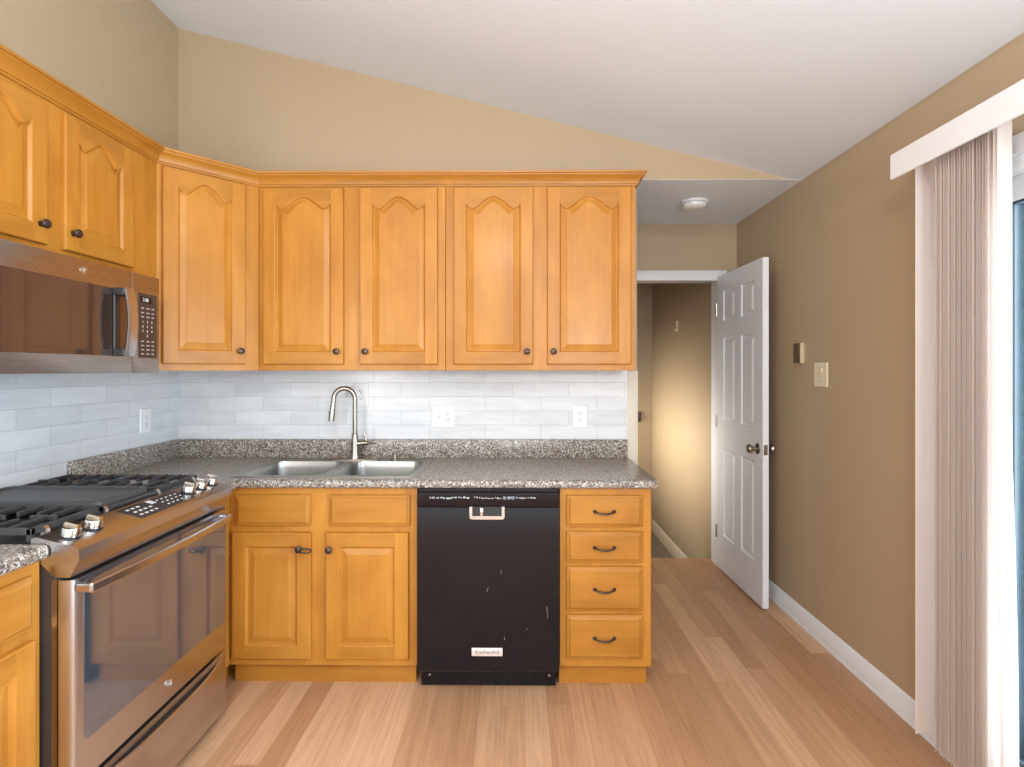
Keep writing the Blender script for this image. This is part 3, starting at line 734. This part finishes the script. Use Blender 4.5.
# warming drawer
m = MB(); m.prism([(DXB, 0), (DXF-.012, 0), (DXF-.006, .006), (DXF-.006, RW-.006), (DXF-.012, RW), (DXB, RW)], 2, .035, .272); dr = m.build('storage_drawer', steel_y, RG, sharp=.5)
m = MB(); L1 = []
for k in range(25):
    u = -1+k/12; y = RW/2+u*(RW/2-.03); bow = (1-abs(u)**2.6); xo = DXF-.006+.004+.036*bow; zz = .262; zl = .200-.055*bow
    L1.append([(DXF-.008, y, zz), (xo-.004, y, zz), (xo, y, zz-.004), (xo-.003, y, zl+.006), (xo-.008, y, zl), (DXF-.008, y, zl+.012)])
m.loops(L1); m.build('handle', steel_y, dr, sharp=.5)
for xx in (.08, .60):
    for yy in (.05, RW-.05):
        m = MB(); m.lathe([(.018, 0), (.018, .01), (.008, .012), (.008, .03)], (xx, yy, 0), (0, 0, 1), 12); m.build('foot', black_m, RG)

# ================================================================== MICROWAVE
MZ0, MZ1 = 1.379, 1.757; MY0, MY1 = 1.463, 2.236; MXF = x_(-1.440)
MW = thing('microwave', 'stainless over-the-range microwave with dark window and keypad', 'microwave', (XL, MY0, MZ0)); ML = MY1-MY0; MH = MZ1-MZ0
m = MB(); m.box(.01, MXF-.03, .0, ML, .012, MH, .002, 1); m.build('body', black_side, MW)
m = MB(); m.box(.03, MXF-.06, .03, .36, .002, .013, .002); m.box(.05, MXF-.08, .42, .74, .002, .013, .002); m.build('underside_vent', black_m, MW)
ysp = 2.078-MY0
m = MB(); m.box(MXF-.032, MXF, .0, ysp-.001, .0, MH, .003); md = m.build('door', steel_dark, MW)
m = MB(); m.box(MXF-.032, MXF, ysp+.001, ML, .0, MH, .003); mp_ = m.build('control_panel', steel_dark, MW)
m = MB(); m.box(MXF-.004, MXF+.0015, .018, 2.060-MY0, 1.441-MZ0, 1.682-MZ0, .001, 1); w_ = m.build('window', micro_glass, md); w_['label'] = 'dark reflective window'
m = MB(); m.box(MXF-.001, MXF+.0014, 2.108-MY0, 2.218-MY0, 1.437-MZ0, 1.684-MZ0, .001, 1); kp = m.build('keypad', plain('keypad_film', (.045, .03, .025), .22, 0, .05, 20), mp_)
rot = (PI/2, 0, PI/2)
kx = MXF+.0016
m = MB(); m.box(kx-.0004, kx, 2.120-MY0, 2.185-MY0, 1.648-MZ0, 1.672-MZ0); ds = m.build('display', black_gloss, kp)
text('clock', '2:08', .020, legend_m, ds, (kx+.0002, 2.15-MY0, 1.660-MZ0), rot)
for r, row in enumerate(('1 2 3', '4 5 6', '7 8 9')):
    for c, ch in enumerate(row.split()):
        text('legend', ch, .013, legend_m, kp, (kx, 2.135-MY0+.026*c, 1.575-MZ0-.018*r), rot)
text('legend', '0', .013, legend_m, kp, (kx, 2.161-MY0, 1.521-MZ0), rot)
m = MB()
for zz in (1.628, 1.610, 1.594, 1.500, 1.484, 1.468, 1.452):
    for yy, w in ((2.125, .016), (2.155, .018), (2.186, .014)):
        m.box(kx-.0004, kx+.0002, yy-MY0, yy+w-MY0, zz-.002-MZ0, zz+.002-MZ0)
m.build('key_marks', dim_legend, kp)
# handle
m = MB(); hy0, hy1 = 1.972-MY0, 2.030-MY0; L1 = []
for k in range(15):
    u = -1+k/7; zz = (1.561-MZ0)+u*.122; xx = MXF+.040+.014*(1-u*u)
    L1.append([(xx-.006, hy0+.010, zz), (xx, hy0+.006, zz), (xx+.004, hy0+.014, zz), (xx+.004, hy1-.004, zz), (xx-.001, hy1, zz), (xx-.006, hy1-.002, zz)])
m.loops(L1); hd = m.build('handle', steel_y, md, sharp=.5)
m = MB()
for zz in (1.440, 1.656): m.box(MXF, MXF+.042, hy0, hy1-.004, zz-MZ0, zz+.027-MZ0, .003, 1)
m.box(MXF+.0015, MXF+.010, hy0, hy0+.028, 1.46-MZ0, 1.66-MZ0, .003, 1)
g = m.build('grip', black_m, hd); g['label'] = 'black grip mounts'
emblem(md, MXF, 1.841-MY0, 1.722-MZ0, .013)

# ================================================================== OUTLETS AND SWITCHES
def plate(name, w, h, label, cat, loc, rz, kind, m_=plate_m, group='wall plates'):
    t = thing(name, label, cat, loc, rz, group)
    m = MB(); lp = []
    for i, y in ((0, 0), (0, .003), (.0025, .0055)): lp.append([(a, -y, b) for a, b in rrect(-w/2+i, w/2-i, -h/2+i, h/2-i, .006, 3)])
    m.loops(lp); m.build('cover_plate', m_, t)
    def outlet(cx):
        m = MB(); m.loops([[(cx+a, -y, b) for a, b in rrect(-.017, .017, -.034, .034, .004, 3)] for y in (.005, .0072)]); f = m.build('receptacle', m_, t)
        m = MB()
        for s in (-1, 1):
            zc = .0175*s
            m.box(cx-.0075, cx-.0052, -.0078, -.007, zc-.001, zc+.009); m.box(cx+.0052, cx+.0075, -.0078, -.007, zc, zc+.008)
            m.lathe([(.0028, 0), (.0028, .0008)], (cx, -.007, zc-.007), (0, -1, 0), 10)
        m.build('slot', slot_m, f)
    def toggle(cx):
        m = MB(); m.box(cx-.005, cx+.005, -.0062, -.005, -.012, .012); f = m.build('switch_slot', m_, t)
        m = MB(); m.prism([(-.005, -.006), (-.005, .004), (-.018, .010), (-.018, .003)], 0, cx-.0038, cx+.0038); m.build('toggle', m_, t)
        for s in (-1, 1):
            m = MB(); m.lathe([(.003, 0), (.0025, .0008)], (cx, -.0055, .030*s), (0, -1, 0), 10)
            m.build('screw', dim_legend, t)
    def rocker(cx):
        m = MB(); m.prism([(-.005, -.033), (-.0065, -.033), (-.0065, 0), (-.010, .033), (-.005, .033)], 0, cx-.0165, cx+.0165); m.build('rocker', m_, t)
        for gz in (.0335, -.035):
            m = MB(); m.box(cx-.018, cx+.018, -.0058, -.005, gz, gz+.0015); m.build('gap', slot_m, t)
    if kind == 'outlet': outlet(0)
    if kind == 'combo': toggle(-.023); outlet(.023)
    if kind == 'double': rocker(-.0); 
    return t
yt = YB-.008
plate('outlet', .082, .122, 'white outlet behind the faucet', 'outlet', (-.853, yt, 1.255), 0, 'outlet')
plate('outlet', .122, .120, 'wide white plate with switch and outlet right of the sink', 'outlet', (-.405, yt, 1.137), 0, 'combo')
plate('outlet', .080, .122, 'white outlet above the counter near the tile end', 'outlet', (.337, yt, 1.137), 0, 'outlet')
plate('outlet', .080, .122, 'white outlet on the left tiled wall beside the corner', 'outlet', (XL+.008, 2.765, 1.137), PI/2, 'outlet')
plate('light_switch', .122, .125, 'almond light switch on the right wall', 'switch', (XR, 2.875, 1.366), -PI/2, 'double', almond_m)
TH = thing('thermostat', 'small dark brown box on the right wall above the light switch', 'thermostat', (XR, 3.077, 1.482), -PI/2)
m = MB(); m.box(-.036, .036, -.022, 0, -.056, .056, .003); m.build('casing', tan_m, TH)
m = MB(); m.box(-.034, .032, -.026, -.021, -.054, .054, .002); m.build('cover', brown_m, TH)
m = MB(); m.box(1.262, 1.300, FY-.02, FY, .845, .95, .003); m.box(1.272, 1.290, FY-.03, FY-.018, .88, .915, .003); tag(m.build('latch_plate', bronze), 'small dark metal plate on the foyer end wall', 'plate')
m = MB(); m.box(FX-.010, FX, 4.98, 5.01, 1.73, 1.83, .003); m.tube([(FX-.01, 4.995, 1.75), (FX-.025, 4.995, 1.742), (FX-.028, 4.995, 1.760)], .004, 8); tag(m.build('wall_hook', almond_m), 'small pale hook on the foyer wall seen through the doorway', 'hook')
SM = thing('smoke_detector', 'round white smoke detector on the hall ceiling', 'detector', (1.085, 3.45, 2.425))
m = MB(); m.lathe([(.082, 0), (.082, -.012), (.078, -.016)], (0, 0, 0), (0, 0, 1), 36); m.build('base', white_m, SM)
m = MB(); m.lathe([(.066, -.016), (.070, -.020), (.068, -.034), (.055, -.044), (.030, -.047), (0, -.047)], (0, 0, 0), (0, 0, 1), 36); m.build('cover', plate_m, SM)

# ================================================================== SIX-PANEL DOOR
DR = bpy.data.objects.new('door_1', None); COL.objects.link(DR); DR.location = (1.402, 3.950, .012); DR.rotation_euler = (0, 0, math.atan2(-.690, .012))
struct(DR, 'open white six-panel hall door', 'door')
DWd = .702; DH = 2.03
xs = [0, .108, .303, .399, .594, DWd]; zs = [0, .24, .84, 1.03, 1.60, 1.71, 1.92, DH]
m = MB()
for side in (0, 1):
    Y0 = 0 if side == 0 else .035; sg = 1 if side == 0 else -1
    for i in range(5):
        for j in range(7):
            q = [(xs[i], zs[j]), (xs[i+1], zs[j]), (xs[i+1], zs[j+1]), (xs[i], zs[j+1])]
            if i in (1, 3) and j in (1, 3, 5):
                m.loops([[(a, Y0+sg*dy_, b) for a, b in (offset_loop(q, d_) if d_ else q)] for d_, dy_ in ((0, 0), (.004, .002), (.010, .008), (.020, .009), (.038, .003), (.040, .002))], cap0=False)
            else: m.face([(a, Y0, b) for a, b in q])
for i in range(5):
    for zz in (0, DH): m.face([(xs[i], 0, zz), (xs[i+1], 0, zz), (xs[i+1], .035, zz), (xs[i], .035, zz)])
for j in range(7):
    for xx in (0, DWd): m.face([(xx, 0, zs[j]), (xx, 0, zs[j+1]), (xx, .035, zs[j+1]), (xx, .035, zs[j])])
m.build('door_slab', door_m, DR, sharp=.25)
for s, y in ((-1, 0), (1, .035)):
    m = MB(); m.lathe([(.032, 0), (.032, .004), (.026, .008), (.012, .011), (.011, .028), (.020, .034), (.027, .044), (.0275, .052), (.022, .060), (.010, .064), (0, .0645)], (DWd-.062, y, .915), (0, s, 0), 24)
    k = m.build('door_knob', nickel, DR); k['label'] = 'satin nickel round knob'
m = MB(); m.box(DWd-.001, DWd+.0015, .006, .029, .885, .945, .001, 1); m.box(DWd, DWd+.008, .012, .023, .905, .925, .002, 1); m.build('latch', nickel, DR)
for zz in (.25, 1.02, 1.80):
    m = MB(); m.lathe([(.006, 0), (.006, .09)], (-.004, -.004, zz-.045), (0, 0, 1), 10); m.build('hinge', nickel, DR)

# ================================================================== VERTICAL BLIND
VB = thing('vertical_blind', 'blush vertical blind gathered beside the sliding door under a white valance', 'blind', (XR, 0, 0))
m = MB(); m.box(-.180, -.170, .2, 2.075, 2.088, 2.180, .002, 1); m.box(-.170, -.001, .2, .21, 2.088, 2.180, .002, 1); v_ = m.build('valance', white_m, VB); v_['label'] = 'white valance'
m = MB(); m.box(-.125, -.085, .2, 2.055, 2.135, 2.170, .003, 1); m.build('head_rail', white_m, VB)
random.seed(11)
ys = [2.001]
y = 1.918
while y > 1.700: ys.append(y); y -= .0108+random.uniform(-.0014, .0014)
ys += [1.690, 1.676]
for i, y in enumerate(ys):
    tilt = .50+random.uniform(-.05, .05)+(0 if i else -.2); late = i >= len(ys)-2
    m = MB(); rows = []
    for q_ in range(17):
        z = .105+2.035*q_/16; row = []
        for k in range(7):
            u = -1+k/3; xx = .0445*u; yy = .0035*(1-u*u)
            bend = .016*math.sin(min(1, max(0, (1.15-z)/1.0))*PI/2) if late else 0
            row.append((xx*math.cos(tilt)-yy*math.sin(tilt)+bend*.6, xx*math.sin(tilt)+yy*math.cos(tilt)-bend*.8, z))
        rows.append(row)
    m.loops(rows, cap0=False, cap1=False, closed=False)
    m.build('vane', vane_m, VB, (-.105, y, 0))
